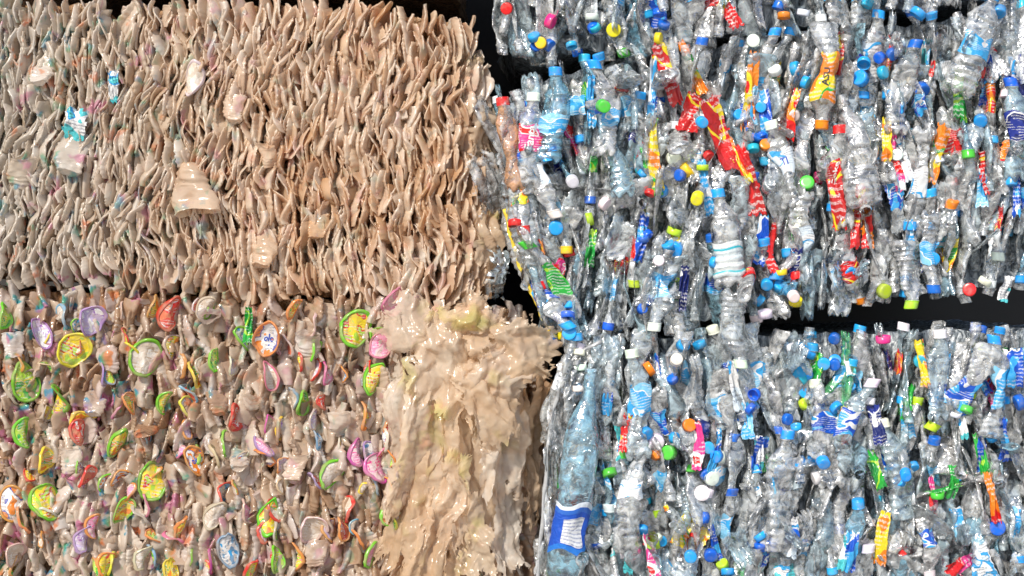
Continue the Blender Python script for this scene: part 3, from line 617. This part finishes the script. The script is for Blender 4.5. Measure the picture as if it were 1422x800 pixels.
for i in range(40):
    reg=random.choice([RD,RE]); 
    for _ in range(30):
        px=U(730,1415); py=U(30,780)
        if reg.inside(px,py,40): break
    else: continue
    l=picklab(reg is RD); put_sheet('plastic_wrapper',px,py,.002+U(-.008,.008),U(10,18),U(45,75),G(0,12),G(0,30),LBL[l],f"thin {l.replace('_',' ')} wrapper strip squeezed between bottles",'wrapper',960+i,U(.6,1.2),.006,0,'printed wrappers in the bottle bales',.1,.0022,3.,True)
for i in range(16):
    reg=random.choice([RD,RE]); 
    for _ in range(30):
        px=U(730,1400); py=U(30,780)
        if reg.inside(px,py,42): break
    else: continue
    put_sheet('clear_film_scrap',px,py,-.002,U(20,42),U(50,80),G(0,16),G(0,30),PET,'scrap of crinkled clear plastic among crushed bottles','plastic scrap',860+i,U(.8,1.6),.009,0,'clear scraps in the bottle bales',.25,.004,3.,True)
for i,(px,py,w,h,t,yw) in enumerate([(812,500,40,120,35,20),(782,560,34,140,12,35),(768,660,26,180,3,45),(760,760,26,130,4,45),(838,525,46,120,8,5),(820,482,70,44,-10,10),(736,330,40,130,-16,40),(762,420,40,120,-18,35),(706,200,30,110,-4,50),(716,265,30,90,-6,45)]):
    put_sheet('clear_film_scrap',px,py,.008,w,h,t,yw,PET,'wrinkled clear film folded along the bale corner','plastic scrap',920+i,1.6,.010,0,'clear scraps in the bottle bales',.15,.004,2.5,True)

# ------------------------------------------------------------------ straps
def strap(pts,wpx,mat,parent,nm='strap'):
    P=[W(*p) for p in pts]; n=60; V=[]; 
    ts=np.linspace(0,len(P)-1,n)
    cr=np.array([[ip(t,range(len(P)),[p[k] for p in P]) for k in range(3)] for t in ts])
    for _ in range(8): cr[1:-1]=(cr[:-2]+2*cr[1:-1]+cr[2:])/4
    cr[:,0]+=.0015*np.sin(ts*9); 
    for i in range(n):
        d=cr[min(i+1,n-1)]-cr[max(i-1,0)]; d/=np.linalg.norm(d); s=np.array([d[2],0,-d[0]]); s/=np.linalg.norm(s)
        for k in range(5):
            q=(k/4-.5)*(1+.25*math.sin(i*.9)); V.append(cr[i]+s*q*wpx*S+np.array([0,-.002*math.cos(q*3)+.0015*math.sin(i*1.3+k),0]))
    V=np.array(V); o=link(bpy.data.objects.new(nm,mesh_np(nm,V-np.array(parent.location),gridF(n,5,False),None,[mat]))); o.parent=parent
    sm=o.modifiers.new('Solidify','SOLIDIFY'); sm.thickness=.001
strap([(835,474,.0),(800,492,-.004),(778,530,.0),(762,600,.0),(756,690,.0),(746,800,.0),(742,860,.0)],5,STRAP,CE)
strap([(700,290,.01),(718,360,.01),(740,410,.01),(762,460,.01)],5,STRAPY,CD)

# ------------------------------------------------------------------ setting
def plane(name,pts,mat):
    me=bpy.data.meshes.new(name); me.from_pydata(pts,[],[(0,1,2,3)]); me.materials.append(mat); o=link(bpy.data.objects.new(name,me)); o['kind']='structure'; o['label']=name+' around the stacked bales'; return o
plane('ground',[(-30,-30,0),(30,-30,0),(30,30,0),(-30,30,0)],CONC)
plane('gap_shade_backing',[(-4,1.15,0),(4,1.15,0),(4,1.15,3),(-4,1.15,3)],GAP_SHADE)  # dark sheet added behind the bales so the gap reads as shade

# ------------------------------------------------------------------ light, camera
w=bpy.data.worlds.new('World'); scene.world=w; w.use_nodes=True; nt=w.node_tree
sky=nt.nodes.new('ShaderNodeTexSky'); sky.sky_type='NISHITA'; sky.sun_disc=False; sky.sun_elevation=math.radians(38); sky.sun_rotation=math.radians(205)
nt.links.new(sky.outputs[0],nt.nodes['Background'].inputs[0]); nt.nodes['Background'].inputs[1].default_value=.15
sd=bpy.data.lights.new('sun','SUN'); sd.energy=4.3; sd.angle=math.radians(5.0); sd.color=(1,.92,.81); so=link(bpy.data.objects.new('sun',sd))
e=math.radians(38); v=Vector((-.423*math.cos(e),-.906*math.cos(e),math.sin(e))); so.rotation_euler=v.to_track_quat('Z','Y').to_euler(); so.location=(-3,-5,5)
cd=bpy.data.cameras.new('camera'); co=link(bpy.data.objects.new('camera',cd)); co.location=(0,-3.6,ZC); co.rotation_euler=(math.pi/2,0,0); cd.sensor_width=36; cd.lens=36*3.6/(1422*S); cd.clip_end=200
scene.camera=co
scene.view_settings.view_transform='Standard'; scene.view_settings.look='None'; scene.view_settings.exposure=0
print('bottles',nb,'A',len(place_A),'B',len(place_B))
